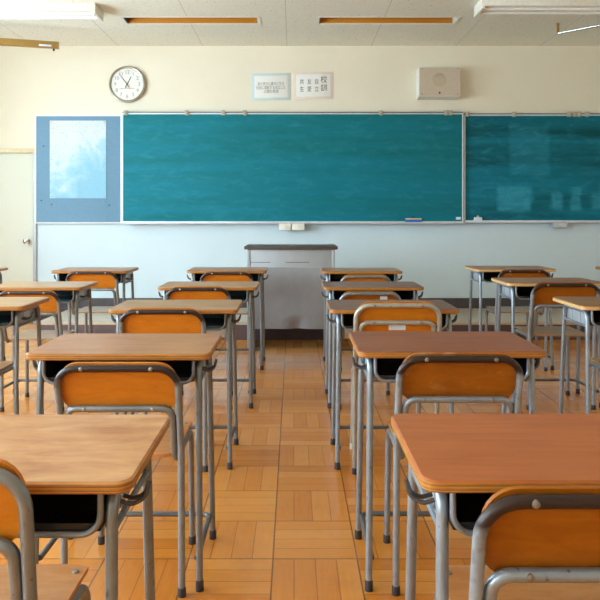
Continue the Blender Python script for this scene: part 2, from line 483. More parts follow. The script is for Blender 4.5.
for i, (y0, y1) in enumerate(wins):
    bm = BM()
    x0, x1 = XL - .13, XL - .08
    for (p, q, r, s) in ((y0, y1, SILL, SILL + .05), (y0, y1, HEAD - .05, HEAD), (y0, y0 + .05, SILL, HEAD), (y1 - .05, y1, SILL, HEAD),
                         ((y0 + y1) / 2 - .03, (y0 + y1) / 2 + .03, SILL, HEAD), (y0, y1, 2.28, 2.33)):
        box(bm, x0, x1, p, q, r, s, .002)
    w = struct('window_%d' % (i + 1), bm, M_alu)
    bm = BM(); box(bm, XL - .108, XL - .102, y0 + .02, y1 - .02, SILL + .02, HEAD - .02, .001)
    obj('glass_pane', bm, M_glass, w)
    bm = BM(); box(bm, XL - .06, XL + .05, y0 - .02, y1 + .02, SILL - .001, SILL + .025, .004)
    obj('window_sill', bm, M_white, w)

# baseboards
bm = BM(); box(bm, DX1 + .06, XR, WALL - .015, WALL, 0, HC - (298 - CY) * WALL / F, .002); struct('baseboard_front', bm, M_dark)
bm = BM(); box(bm, XL, XL + .015, YB, WALL - .02, 0, .1, .002); struct('baseboard_left', bm, M_dark)
bm = BM(); box(bm, XR - .015, XR, YB, WALL - .02, 0, .1, .002); struct('baseboard_right', bm, M_dark)

# door at the front left
bm = BM(); box(bm, DX0 + .012, DX1 - .006, WALL + .02, WALL + .06, .008, DZ - .035, .003)
d = struct('door_1', bm, M_door)
bm = BM(); kp = P(27, 241, WALL)
cyl(bm, (kp.x, WALL + .02, kp.z), (0, -1, 0), .032, .008, 24, bev=.002)
cyl(bm, (kp.x, WALL + .012, kp.z), (0, -1, 0), .012, .03, 16)
tube(bm, [(kp.x, WALL - .018 - q, kp.z) for q in (0, .004, .012, .024, .034, .040, .043)], [.012, .022, .029, .031, .028, .018, .004], 24)
obj('door_knob', bm, M_chrome, d)
M_jamb = plain('grey_door_jamb', (166, 172, 178), 0.4, .2)
M_gold = plain('door_head_trim', (206, 190, 150), 0.4, .1)
bm = BM(); box(bm, DX1 - .006, DX1 + .034, WALL - .02, WALL + .1, 0, DZ + .012, .002)
box(bm, DX0 - .03, DX0 + .012, WALL - .02, WALL + .1, 0, DZ + .012, .002)
struct('trim_1', bm, M_jamb)
bm = BM(); box(bm, DX0 - .03, DX1 + .034, WALL - .022, WALL + .1, DZ - .035, DZ + .012, .002); struct('trim_2', bm, M_gold)
bm = BM(); box(bm, DX0 - .1, DX1 + .1, WALL + .16, WALL + .2, 0, DZ + .1, .001); struct('trim_3', bm, M_wall_cool)

# ------------------------------------------------------------------ teaching platform and lectern
PF = 6.74; PH = .179; PXL, PXR = -2.56, 3.4
t = thing('teaching_platform', 'low wooden teaching platform with dark riser along the front wall', 'platform', ((PXL + PXR) / 2, (PF + WALL) / 2, 0))
ox, oy = (PXL + PXR) / 2, (PF + WALL) / 2
bm = BM(); box(bm, PXL - ox, PXR - ox, PF - oy, WALL - .017 - oy, PH - .03, PH, .004); obj('deck', bm, M_deck, t)
bm = BM(); box(bm, PXL + .01 - ox, PXR - .01 - ox, PF + .006 - oy, WALL - .02 - oy, .0, PH - .0302, .002); obj('riser', bm, M_riser, t)

LZ = 6.24; LX = (291 - CX) * LZ / F
t = thing('lectern', 'grey steel lectern with dark flat top standing before the platform', 'lectern', (LX, LZ, 0))
zt = HC - (246.3 - CY) * LZ / F
wb = 88 * LZ / F / 2; wt = 93.5 * LZ / F / 2; LD = .45
zb = HC - (329 - CY) * LZ / F; zmid = HC - (267.5 - CY) * LZ / F
bm = BM(); slab(bm, 2 * wt, LD + .04, .029, .01, .003, 4, Matrix.Translation((0, LD / 2, zt - .029))); obj('top', bm, M_lect_top, t)
for s in (-1, 1):
    bm = BM(); box(bm, s * wb - (.03 if s > 0 else 0), s * wb + (0 if s > 0 else .03), .0, LD, 0, zt - .0292, .004)
    obj('side_panel', bm, M_lect_light, t)
bm = BM()
box(bm, -wb + .0305, wb - .0305, .006, .024, zmid + .004, zt - .0292, .002)
for x0, x1 in ((-.33, -.16), (.0, .2)):  # long slots stamped in the upper panel
    box(bm, x0 - .05, x1 - .03, .0045, .0065, zmid + .045, zmid + .05, .0008, 1)
obj('upper_panel', bm, [M_lect_light, M_lect_top], t)
# big front panel with a dent at its lower edge
bm = BM(); nx, nz = 40, 28
gridv = {}
for face, yy in ((0, .002), (1, .02)):
    for i in range(nx + 1):
        for j in range(nz + 1):
            x = -wb + .0305 + (2 * wb - .061) * i / nx; z = zb + (zmid - zb) * j / nz
            dx = x - .06
            dent = .035 * math.exp(-(dx / .07) ** 2 - ((z - zb) / .09) ** 2) + .012 * math.exp(-((x + .1) / .22) ** 2 - ((z - zb - .22) / .2) ** 2)
            gridv[face, i, j] = bm.verts.new((x, yy + dent, z))
for face in (0, 1):
    for i in range(nx):
        for j in range(nz): bm.faces.new((gridv[face, i, j], gridv[face, i + 1, j], gridv[face, i + 1, j + 1], gridv[face, i, j + 1]))
for i in range(nx):
    for j in (0, nz): bm.faces.new((gridv[0, i, j], gridv[0, i + 1, j], gridv[1, i + 1, j], gridv[1, i, j]))
for j in range(nz):
    for i in (0, nx): bm.faces.new((gridv[0, i, j], gridv[0, i, j + 1], gridv[1, i, j + 1], gridv[1, i, j]))
obj('front_panel', bm, M_lect, t)
bm = BM(); box(bm, -wb + .0305, wb - .0305, .12, LD - .02, zt - .3, zt - .285, .002); obj('shelf', bm, M_lect_light, t)

# ------------------------------------------------------------------ boards on the front wall
def board_thing(name, label, cat, px0, px1, py0, py1, zf, depth, face_mat, fr=.014, frame_mat=None):
    p0, p1 = P(px0, py1, zf), P(px1, py0, zf)
    w, h = p1.x - p0.x, p1.z - p0.z
    t = thing(name, label, cat, (p0.x, zf, p0.z))
    bm = BM(); box(bm, fr, w - fr, .006, depth, fr, h - fr, .001); obj('writing_surface' if 'chalk' in name else 'felt_panel', bm, face_mat, t)
    bm = BM()
    box(bm, 0, w, 0, depth, 0, fr, .003); box(bm, 0, w, 0, depth, h - fr, h, .003)
    box(bm, 0, fr, 0, depth, fr, h - fr, .003); box(bm, w - fr, w, 0, depth, fr, h - fr, .003)
    obj('frame', bm, frame_mat or M_alu, t)
    return t, w, h

M_bright = plain('bright_white_frame', (246, 248, 250), .4, 0, .01)
bt, bw, bh = board_thing('bulletin_board', 'blue felt bulletin board in white frame beside the door', 'bulletin board', 35, 121.5, 115, 223.5, WALL - .05, .049, M_bulletin, .013, M_bright)
cz = WALL - .085
ct, cw, ch = board_thing('chalkboard', 'long teal chalkboard at the middle of the front wall', 'chalkboard', 122, 463.5, 113, 222.5, cz, .084, M_board)
rz = WALL - .05
rt, rw, rh = board_thing('chalkboard', 'darker green chalkboard with erased smears at the right of the front wall', 'chalkboard', 464.3, 640, 114.5, 221.5, rz, .049, M_board2)
M_railgrey = plain('rail_grey', (120, 126, 130), .4, .4)
M_clip = plain('beige_clip', (176, 170, 152), .5)
def rail_and_clips(t, w, h, zf, px0, clips, depth):
    bm = BM(); box(bm, 0, w, .012, depth, h + .004, h + .016, .002); obj('top_rail', bm, M_railgrey, t)
    for c in clips:
        x = (c - CX) * zf / F - t.location.x
        bm = BM(); box(bm, x - .024, x + .024, -.016, .011, h - .026, h + .03, .006)
        cyl(bm, (x, -.016, h + .002), (0, -1, 0), .01, .012, 12, bev=.002)
        obj('rail_clip', bm, M_clip, t)
rail_and_clips(ct, cw, ch, cz, 122, [126, 187, 223.5, 245, 381, 446, 450.5], .08)
rail_and_clips(rt, rw, rh, rz, 464, [467, 514, 569, 574.5, 579, 587], .048)
for t, w, h, zf in ((ct, cw, ch, cz), (rt, rw, rh, rz)):
    bm = BM(); box(bm, 0.001, w - .001, -.055, -.0005, -.012, .002, .003)
    box(bm, 0.001, w - .001, -.055, -.051, .0022, .005, .001); obj('chalk_ledge', bm, M_alu, t)
def under_box(t, px0, px1, py0, py1, zf, mat):
    p0, p1 = P(px0, py1, zf), P(px1, py0, zf)
    bm = BM(); X, Z = t.location.x, t.location.z
    box(bm, p0.x - X, p1.x - X, -.05, .03, p0.z - Z, -.0125, .004)
    cyl(bm, ((p0.x + p1.x) / 2 - X, -.05, (p0.z - Z - .0125) / 2), (0, -1, 0), .008, .012, 12, bev=.002)
    o = obj('chalk_drawer', bm, mat, t); return o
under_box(ct, 279, 291, 224, 230.2, cz - .05, M_white)
under_box(ct, 292, 304.5, 224, 230.2, cz - .05, M_white)
under_box(rt, 553.5, 567.5, 223, 227.6, rz - .05, M_plate)
# small white sticker at the lower right corner of the middle board
p = P(458.5, 218.3, cz); bm = BM(); box(bm, p.x - .028 - ct.location.x, p.x + .028 - ct.location.x, .0045, .0061, p.z - .015 - ct.location.z, p.z + .015 - ct.location.z, .0005)
obj('sticker', bm, M_tag, ct)['label'] = 'small white sticker'

# erasers lying on the ledges
def eraser(px, zf, base_z, w, label, mats):
    x = (px - CX) * (zf - .03) / F
    t = thing('board_eraser', label, 'eraser', (x, zf - .0265, base_z + .0006), 0.0)
    bm = BM(); slab(bm, w, .04, .030, .006, .003, 4, Matrix.Translation((0, 0, .0))); obj('felt_pad', bm, mats[0], t)
    bm = BM(); slab(bm, w - .004, .038, .016, .006, .004, 4, Matrix.Translation((0, 0, .0302))); obj('back', bm, mats[1], t)
    bm = BM(); tube(bm, fillet([(-w * .1, 0, .045), (-w * .1, 0, .06), (w * .1, 0, .06), (w * .1, 0, .045)], [.008, .008], 4), .005, 8)
    obj('strap', bm, mats[2], t)
eraser(413.5, cz, ct.location.z + .0022, .185, 'blue chalkboard eraser with cream back on the ledge of the middle board', (M_blue, M_cream, M_black))
eraser(478, rz, rt.location.z + .0022, .09, 'small pale eraser on the ledge of the right board', (M_tag, M_tag, M_cream))

# map on the bulletin board
p0, p1 = P(49.8, 198.3, WALL - .05), P(106.2, 120.6, WALL - .05)
w, h = p1.x - p0.x, p1.z - p0.z
t = thing('wall_map', 'pale blue and white paper map pinned to the blue bulletin board', 'map', ((p0.x + p1.x) / 2, WALL - .046, (p0.z + p1.z) / 2))
bm = BM(); nx, nz = 24, 30; vs = {}
for i in range(nx + 1):
    for j in range(nz + 1):
        x, z = -w / 2 + w * i / nx, -h / 2 + h * j / nz
        y = -.004 - .004 * math.exp(-(x / .012) ** 2) * .8 - .003 * (mnoise.noise(Vector((x * 5, z * 5, 0))) + .3)
        y = min(y, -.001)
        for k in (0, 1): vs[k, i, j] = bm.verts.new((x, y + k * .0006, z))
for k in (0, 1):
    for i in range(nx):
        for j in range(nz): bm.faces.new((vs[k, i, j], vs[k, i + 1, j], vs[k, i + 1, j + 1], vs[k, i, j + 1]))
obj('sheet', bm, M_map, t)
for x, z in ((-w / 2 + .02, h / 2 - .02), (w / 2 - .02, h / 2 - .02), (-w / 2 + .02, 0), (w / 2 - .02, 0), (-w / 2 + .02, -h / 2 + .02), (w / 2 - .02, -h / 2 + .02), (-.0, -h / 2 + .012)):
    bm = BM(); cyl(bm, (x, -.003, z), (0, -1, 0), .007, .009, 12, bev=.002); obj('pin', bm, M_jamb, t)
# loose pins left in the felt
for (px, py), lab in zip(((43.5, 146), (41.2, 200.5), (51.5, 204.5), (109.3, 205.2)),
                         ('lone dark pin in the blue felt left of the upper part of the map', 'lone dark pin low in the blue felt, nearest the door',
                          'lone dark pin in the blue felt just under the lower left map corner', 'lone dark pin in the blue felt below the lower right map corner')):
    p = P(px, py, WALL - .05)
    bm = BM(); cyl(bm, (0, .0, 0), (0, -1, 0), .008, .01, 12, bev=.002)
    o = obj('push_pin', bm, M_dark, None, (p.x, WALL - .044, p.z)); tag(o, lab, 'pin', 'loose pins in the bulletin board')

# ------------------------------------------------------------------ writing
def text_mesh(s, size, spacing=1.0, ext=.0004):
    cu = bpy.data.curves.new('txt', 'FONT'); cu.body = s; cu.size = size
    cu.align_x = 'CENTER'; cu.align_y = 'CENTER'; cu.extrude = ext; cu.resolution_u = 3; cu.space_character = spacing
    o = bpy.data.objects.new('txt', cu); C.objects.link(o)
    dg = bpy.context.evaluated_depsgraph_get()
    me = bpy.data.meshes.new_from_object(o.evaluated_get(dg))
    bpy.data.objects.remove(o); bpy.data.curves.remove(cu)
    return me
def add_text(bm, s, x, z, size, y=0, sx=1.0, spacing=1.0):
    me = text_mesh(s, size, spacing)
    M = Matrix.Translation((x, y, z)) @ Matrix.Rotation(PI / 2, 4, 'X') @ Matrix.Diagonal((sx, 1, 1, 1))
    me.transform(M); bm.from_mesh(me); bpy.data.meshes.remove(me)

def poster(px0, px1, py0, py1, border, label, rows, tilt=0):
    p0, p1 = P(px0, py1, WALL), P(px1, py0, WALL)
    w, h = p1.x - p0.x, p1.z - p0.z
    t = thing('wall_notice', label, 'notice', ((p0.x + p1.x) / 2, WALL, (p0.z + p1.z) / 2))
    t.rotation_euler = (0, tilt, 0)
    bm = BM(); box(bm, -w / 2, w / 2, -.006, -.001, -h / 2, h / 2, .001); obj('backing_card', bm, border, t)
    b = .03
    bm = BM(); box(bm, -w / 2 + b, w / 2 - b, -.0085, -.0062, -h / 2 + b, h / 2 - b, .0006); obj('paper_sheet', bm, M_paper, t)
    bm = BM()
    for (s, x, z, size, sx, spc) in rows: add_text(bm, s, x * w, z * h, size, -.0092, sx, spc)
    return t, bm
M_cardb = plain('pale_blue_card', (198, 216, 218), .6, 0, .02)
M_cardp = plain('pale_pink_card', (226, 212, 200), .6, 0, .02)
t, bm = poster(251.8, 290.2, 73.3, 100.4, M_cardb, 'white notice with pale blue border and three text lines above the chalkboard',
   [('自ら学び心豊かに生き', 0.0, .10, .044, .72, .95), ('社会に貢献する自立した', 0.0, -.04, .044, .72, .95), ('人間の育成', 0.0, -.18, .044, .8, .95)], -.02)
obj('lettering', bm, M_pale_ink, t)
t, bm = poster(293.6, 333, 72, 99.3, M_cardp, 'white notice with pale pink border and upright columns of large characters', 
   [('校', .27, .2, .088, .9, 1), ('訓', .27, -.1, .088, .9, 1), ('自', .085, .13, .066, .75, 1), ('立', .085, -.14, .066, .75, 1),
    ('友', -.10, .13, .066, .75, 1), ('愛', -.10, -.14, .066, .75, 1), ('共', -.29, .13, .066, .75, 1), ('生', -.29, -.14, .066, .75, 1)], -.012)
obj('lettering', bm, M_ink, t)

# clock
M_numeral = plain('grey_numeral_print', (150, 152, 152), .7)
M_rim = plain('brushed_silver_rim', (178, 174, 162), .3, .8, .03)
p = P(127.2, 84.3, WALL - .03); R = .21
t = thing('wall_clock', 'round white wall clock with silver rim above the bulletin board', 'clock', (p.x, WALL, p.z))
bm = BM()
prof = [(R - .006, -.001), (R, -.012), (R + .001, -.03), (R - .004, -.045), (R - .014, -.05), (R - .024, -.045), (R - .027, -.034), (R - .027, -.03)]
rings = [[bm.verts.new((r * math.cos(2 * PI * k / 64), y, r * math.sin(2 * PI * k / 64))) for k in range(64)] for r, y in prof]
for A, B in zip(rings, rings[1:]):
    for k in range(64): bm.faces.new((A[k], A[(k + 1) % 64], B[(k + 1) % 64], B[k]))
bm.faces.new(rings[0])
obj('rim', bm, M_rim, t)
bm = BM(); cyl(bm, (0, -.0285, 0), (0, -1, 0), R - .0265, .003, 64); obj('face', bm, M_paper, t)
bm = BM()
for k in range(1, 13):
    an = PI / 2 - k * PI / 6; add_text(bm, str(k), .138 * math.cos(an), .138 * math.sin(an), .058, -.0325)
for k in range(60):
    an = k * PI / 30
    if k % 5 == 0: tube(bm, [(.168 * math.cos(an), -.0322, .168 * math.sin(an)), (.178 * math.cos(an), -.0322, .178 * math.sin(an))], .0012, 6)
obj('numerals', bm, M_numeral, t)
def hand(name, deg, l0, l1, w0, w1, y, m):
    an = math.radians(90 - deg); d = Vector((math.cos(an), 0, math.sin(an))); s = Vector((-d.z, 0, d.x)); bm = BM()
    q = [d * l0 + s * w0, d * l0 - s * w0, d * l1 - s * w1, d * l1 + s * w1]
    A = [bm.verts.new(v + Vector((0, y, 0))) for v in q]; B = [bm.verts.new(v + Vector((0, y - .0015, 0))) for v in q]
    bm.faces.new(A); bm.faces.new(list(reversed(B)))
    for k in range(4): bm.faces.new((A[k], A[(k + 1) % 4], B[(k + 1) % 4], B[k]))
    obj(name, bm, m, t)
hand('hour_hand', 28, -.045, .098, .004, .0035, -.034, M_black)
hand('minute_hand', 322, -.04, .152, .003, .002, -.037, M_black)
hand('second_hand', 146, -.0, .05, .0022, .0018, -.040, M_black)
bm = BM(); cyl(bm, (0, -.031, 0), (0, -1, 0), .008, .012, 16, bev=.001); obj('hub', bm, M_black, t)
M_brown = plain('brown_print', (190, 150, 110), .6)
bm = BM(); x = -.088
while x < .085:
    l = random.uniform(.006, .012); box(bm, x, x + l, -.0325, -.0318, -.053, -.045 + random.uniform(-.001, .003), .0003); x += l + .004
obj('dial_print', bm, M_brown, t)

# loudspeaker box
SXc = (440 - CX) * 7.6 / F; z0 = HC - (96.3 - CY) * 7.6 / F; z1 = HC - (67 - CY) * 7.6 / F; hw = 42 * 7.6 / F / 2
t = thing('wall_speaker', 'beige box loudspeaker with round grille on the wall above the boards', 'speaker', (SXc, WALL, (z0 + z1) / 2))
hh = (z1 - z0) / 2
bm = BM()   # wedge cabinet: deeper at the bottom
vv = [(-hw, 0, -hh - .012), (hw, 0, -hh - .012), (hw, 0, hh), (-hw, 0, hh), (-hw, -.18, -hh), (hw, -.18, -hh), (hw, -.165, hh), (-hw, -.165, hh)]
V = [bm.verts.new(q) for q in vv]
for f in ((0, 1, 2, 3), (4, 5, 6, 7), (0, 1, 5, 4), (1, 2, 6, 5), (2, 3, 7, 6), (3, 0, 4, 7)): bm.faces.new([V[k] for k in f])
bmesh.ops.recalc_face_normals(bm, faces=bm.faces[:])
bmesh.ops.bevel(bm, geom=bm.edges[:], offset=.004, segments=2, affect='EDGES')
obj('cabinet', bm, M_white, t)
sl = math.atan2(.015, 2 * hh)
MS = Matrix.Translation((0, -.1735, 0)) @ Matrix.Rotation(sl * -1, 4, 'X')
bm = BM(); slab(bm, 2 * hw - .012, 2 * hh - .012, .006, .004, .001, 3, MS @ Matrix.Rotation(PI / 2, 4, 'X')); obj('front_plate', bm, M_speaker, t)
def on_front(x, z, r, h, m, name, n=24, yo=.0055):
    bm = BM(); p = MS @ Vector((x, -yo, z)); cyl(bm, p, (MS.to_3x3() @ Vector((0, -1, 0))), r, h, n, bev=min(.0015, h / 3)); return obj(name, bm, m, t)
on_front(-.005, .02, .076, .004, M_grille, 'grille', 40)
on_front(-.005, -.125, .011, .005, M_black, 'socket')
for x, z in ((-.2, .15), (.2, .15), (-.2, -.14), (.2, -.14)): on_front(x * hw / .236, z, .006, .004, M_black, 'screw', 10)

# ------------------------------------------------------------------ ceiling fittings
def batten(x0, x1, y0, y1, label):
    t = thing('ceiling_light', label, 'light', ((x0 + x1) / 2, (y0 + y1) / 2, CEIL), 0, 'white batten lights under the ceiling')
    L, Wd = (x1 - x0) / 2, (y1 - y0) / 2
    bm = BM(); box(bm, -L, L, -Wd, Wd, -.074, -.0005, .004); obj('housing', bm, M_white, t)
    for yy in (-Wd * .42, Wd * .42):
        bm = BM(); tube(bm, [(-L + .03, yy, -.08), (L - .03, yy, -.08)], .0145, 14); obj('lamp_tube', bm, M_paper, t)
    for s in (-1, 1):
        bm = BM(); box(bm, s * L - (0.03 if s > 0 else 0), s * L + (0 if s > 0 else .03), -Wd, Wd, -.098, -.0742, .004); obj('end_cap', bm, M_white, t)
batten(-3.07, -1.822, 6.21, 6.49, 'white batten ceiling light at the upper left, nearer the door')
batten(1.69, 2.94, 6.06, 6.34, 'white batten ceiling light at the upper right, over the dark chalkboard')
for (x0, x1, y0, y1), lab in zip(slots, ('recessed amber ceiling light slot left of centre', 'recessed amber ceiling light slot right of centre')):
    t = thing('recessed_light', lab, 'light', ((x0 + x1) / 2, (y0 + y1) / 2, CEIL), 0, 'recessed lights before the chalkboard')
    L, Wd = (x1 - x0) / 2, (y1 - y0) / 2
    bm = BM(); g = .002
    box(bm, -L + g, L - g, Wd - .014, Wd - g, .004, .2, .001); box(bm, -L + g, L - g, -Wd + g, -Wd + .014, .004, .2, .001)
    box(bm, -L + .0142, L - .0142, -Wd + .0142, Wd - .0142, .188, .2, .001)
    obj('trough_lining', bm, M_amber, t)
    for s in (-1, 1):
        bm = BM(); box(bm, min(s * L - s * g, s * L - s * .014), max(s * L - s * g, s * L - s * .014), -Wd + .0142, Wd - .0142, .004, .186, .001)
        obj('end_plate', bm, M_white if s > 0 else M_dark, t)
    bm = BM()
    box(bm, -L - .02, L + .02, Wd - .004, Wd + .012, -.005, -.0005, .001); box(bm, -L - .02, L + .02, -Wd - .012, -Wd + .004, -.005, -.0005, .001)
    box(bm, -L - .02, -L + .004, -Wd + .0042, Wd - .0042, -.005, -.0005, .001); box(bm, L - .004, L + .02, -Wd + .0042, Wd - .0042, -.005, -.0005, .001)
    obj('trim_ring', bm, M_white, t)
    bm = BM(); tube(bm, [(-L + .06, -.02, .14), (L - .06, -.02, .14)], .014, 14); obj('lamp_tube', bm, M_tag, t)

# tan rail hung below the ceiling, upper left
z_ = 6.9; rx = (59 - CX) * z_ / F; rh_ = HC + (CY - 42.3) * z_ / F; th = .068
t = thing('hanging_rail', 'tan metal rail hanging below the ceiling at the upper left', 'rail', (rx, z_, rh_))
t.rotation_euler = (0, 0, math.radians(-164))
bm = BM(); box(bm, .0, 1.5, -.028, .028, -th, 0, .006); obj('channel', bm, M_tan, t)
bm = BM(); box(bm, -.006, -.0002, -.029, .029, -th - .002, .002, .002); obj('end_cap', bm, M_plate, t)
bm = BM(); cyl(bm, (.05, 0, -th - .016), (0, 1, 0), .011, .02, 12); cyl(bm, (.05, .01, -th - .016), (0, 0, 1), .004, .0165, 8); obj('roller', bm, M_black, t)
bm = BM(); box(bm, .07, .19, .0285, .0295, -th + .012, -th + .03, .0003); obj('sticker', bm, M_tag, t)
for xx in (1.2,):
    bm = BM(); cyl(bm, (xx, 0, 0), (0, 0, 1), .008, CEIL - rh_ - .0005, 12); obj('hanger', bm, M_tan, t)

# bright metal rod on ceiling brackets, upper right
t = thing('curtain_rod', 'thin bright metal rod on a drop bracket at the upper right ceiling', 'rod', (2.69, 6.875, CEIL))
bm = BM(); box(bm, -.011, .011, -.011, .011, -.105, -.0005, .003); obj('bracket', bm, M_tan, t)
bm = BM(); tube(bm, [(0.0, 0, -.100), (1.2, -1.16, -.100)], .012, 12); obj('rod', bm, M_chrome, t)
bm = BM(); cyl(bm, (1.15, -1.112, -.088), (0, 0, 1), .008, .0875, 12); obj('bracket', bm, M_tan, t)

# ------------------------------------------------------------------ school desk
DH = .775; DW = .61; DD = .395; TT = .022
LR = .0112
def leg_x(z): return .265 + (.28 - .265) * (1 - z / DH)
def make_desk(loc, label, top, edge, tubem, col):
    t = thing('school_desk', label, 'desk', loc, 0, col)
    bm = BM(); slab(bm, DW, DD, TT, .03, .004, 7, Matrix.Translation((0, 0, DH - TT)), 0, 1); obj('tabletop', bm, [top, edge], t)
    zt = DH - TT - LR - .0004
    for s in (-1, 1):
        pts = fillet([(s * .271, -.19, .0), (s * .262, -.152, zt), (s * .262, .122, zt), (s * .271, .17, .0)], [.04, .04], 8)
        bm = BM(); tube(bm, pts, LR, 12); obj('leg_frame', bm, tubem, t)
        for yf in (-.19, .17):
            bm = BM(); d = Vector((-s * .009, (.038 if yf < 0 else -.048), zt)).normalized()
            tube(bm, [Vector((s * .271, yf, 0)), Vector((s * .271, yf, 0)) + d * .03, Vector((s * .271, yf, 0)) + d * .034], [LR + .0025, LR + .002, LR + .0003], 14)
            obj('rubber_foot', bm, M_rubber, t)
        # grey side plate of the book tray, with the rail under it and the bag hook
        bm = BM(); box(bm, s * .25 - .002, s * .25 + .002, -.135, .125, DH - .105, DH - TT - .003, .001)
        for yy in (-.05, .05): box(bm, s * .2545 - .0024, s * .2545 + .0024, yy - .006, yy + .006, DH - .108, DH - TT - .003, .001)
        obj('side_plate', bm, M_plate, t)
        bm = BM(); zr = DH - .104; zh = DH - .072
        tube(bm, [(s * .2635, -.152, zr), (s * .2635, .128, zr)], .006, 10); obj('tray_rail', bm, tubem, t)
        bm = BM()
        hp = fillet([(s * .2655, -.105, zh + .002), (s * .285, -.102, zh - .006), (s * .308, -.09, zh + .002), (s * .314, -.085, zh + .032)], [.02, .02], 6)
        tube(bm, hp, .0042, 10)
        hp = fillet([(s * .2655, -.085, zh + .004), (s * .285, -.084, zh - .002), (s * .305, -.08, zh + .004), (s * .311, -.08, zh + .024)], [.02, .02], 6)
        tube(bm, hp, .0042, 10)
        obj('bag_hook', bm, M_hook, t)
    # foot rail: one bent tube from front leg to front leg round the back
    zf = .09
    pts = fillet([(-.260, -.17, zf + .006), (-.260, .175, zf), (.260, .175, zf), (.260, -.17, zf + .006)], [.035, .035], 8)
    bm = BM(); tube(bm, pts, .0098, 12); obj('foot_rail', bm, M_tube_dark, t)
    # open book tray (dark) and its front wire
    bm = BM(); b0, b1, h0, h1, f0, f1 = -.246, .246, DH - .098, DH - TT - .002, -.165, .15
    box(bm, b0, b1, f0, f1, h0, h0 + .004, .001); box(bm, b0, b0 + .004, f0, f1, h0 + .004, h1, .001)
    box(bm, b1 - .004, b1, f0, f1, h0 + .004, h1, .001); box(bm, b0 + .004, b1 - .004, f1 - .004, f1, h0 + .004, h1, .001)
    box(bm, b0 + .004, b1 - .004, f0, f0 + .004, h0 + .004, h0 + .014, .001)
    obj('book_tray', bm, M_tray, t)
    bm = BM()
    tube(bm, fillet([(-.2475, f0 - .005, h1), (-.2475, f0 - .005, h0 - .003), (.2475, f0 - .005, h0 - .003), (.2475, f0 - .005, h1)], [.035, .035], 7), .0055, 10)
    obj('tray_wire', bm, tubem, t)
    return t

TOPS = {
 'worn': top_mat('top_worn_tan', (160, 96, 44), (188, 128, 72), (218, 172, 118), 1.0, 1.0, .32),
 'tan': top_mat('top_tan', (148, 90, 40), (178, 116, 56), (196, 142, 86), .7, 2.3, .285),
 'grey': top_mat('top_faded_brown', (150, 100, 50), (180, 132, 76), (196, 156, 108), .7, 3.1, .285),
 'pale': top_mat('top_faded_pale', (158, 116, 70), (184, 144, 98), (200, 168, 126), .7, 4.2, .285),
 'red': top_mat('top_red_brown', (152, 80, 34), (178, 100, 48), (188, 114, 62), .4, 5.4, .33, .6),
 'red2': top_mat('top_red_brown_dark', (118, 60, 28), (150, 80, 40), (166, 102, 58), .55, 6.6, .3),
 'plum': top_mat('top_dull_brown', (100, 64, 46), (130, 86, 60), (150, 108, 80), .6, 7.3, .29),
 'brown': top_mat('top_brown', (128, 82, 40), (158, 108, 60), (176, 130, 82), .6, 8.9, .285),
}
RY = [None, 1.334, 2.403, 3.47, 4.52, 5.605]
desks = [
 ('A', 1, -0.58, 'worn', 'nearest school desk left of the centre aisle, with worn patchy tan top', 1, 1),
 ('A', 2, -.578, 'tan', 'second school desk from the front of the picture left of the centre aisle', 1, 1),
 ('A', 3, -0.588, 'grey', 'third school desk from the front of the picture left of the centre aisle', 1.03, 1),
 ('A', 4, -0.555, 'grey', 'fourth school desk from the front of the picture left of the centre aisle', 1.045, 1),
 ('A', 5, -0.538, 'brown', 'farthest school desk left of the centre aisle, beside the lectern', 1.05, 1.026),
 ('B', 1, 0.522, 'red', 'nearest school desk right of the centre aisle, with smooth reddish top', 1, 1.003),
 ('B', 2, 0.523, 'red2', 'second school desk from the front of the picture right of the centre aisle', 1.02, 1.01),
 ('B', 3, 0.493, 'plum', 'third school desk right of the centre aisle, behind the chair with the big white sticker', 1.035, 1),
 ('B', 4, 0.517, 'plum', 'fourth school desk from the front of the picture right of the centre aisle', 1.055, 1),
 ('B', 5, 0.553, 'brown', 'farthest school desk right of the centre aisle, beside the lectern', 1.06, 1.02),
 ('C', 3, 1.717, 'brown', 'nearest desk of the far right column, cut by the right edge of the photo', 1.05, 1.022),
 ('C', 4, 1.69, 'brown', 'middle desk of the far right column, a whole chair showing before it', 1.04, 1.035),
 ('C', 5, 1.786, 'brown', 'farthest desk of the far right column, closest to the platform', 1.06, 1.042),
 ('L', 3, -1.62, 'pale', 'nearest desk of the left column, cut by the left edge of the photo', 1, 1.02),
 ('L', 4, -1.663, 'pale', 'middle desk of the left column, with a teal book tray', 1, 1),
 ('L', 5, -1.635, 'brown', 'farthest desk of the left column, below the map on the wall', 1.02, 1.025),
 ('M', 5, -2.745, 'pale', 'desk with only its corner showing at the left edge, below the door knob', 1, 1.025),
 ('R', 5, 2.885, 'brown', 'desk with only its corner showing at the right edge, below the right chalkboard', 1, 1.035),
]
EDGES = {'A': M_edge, 'B': M_edge, 'C': M_edge_pale, 'L': M_edge, 'M': M_edge, 'R': M_edge}
proto = None
def copy_tree(o, parent=None):
    c = o.copy(); C.objects.link(c)
    if parent: c.parent = parent
    for ch in list(o.children): copy_tree(ch, c)
    return c
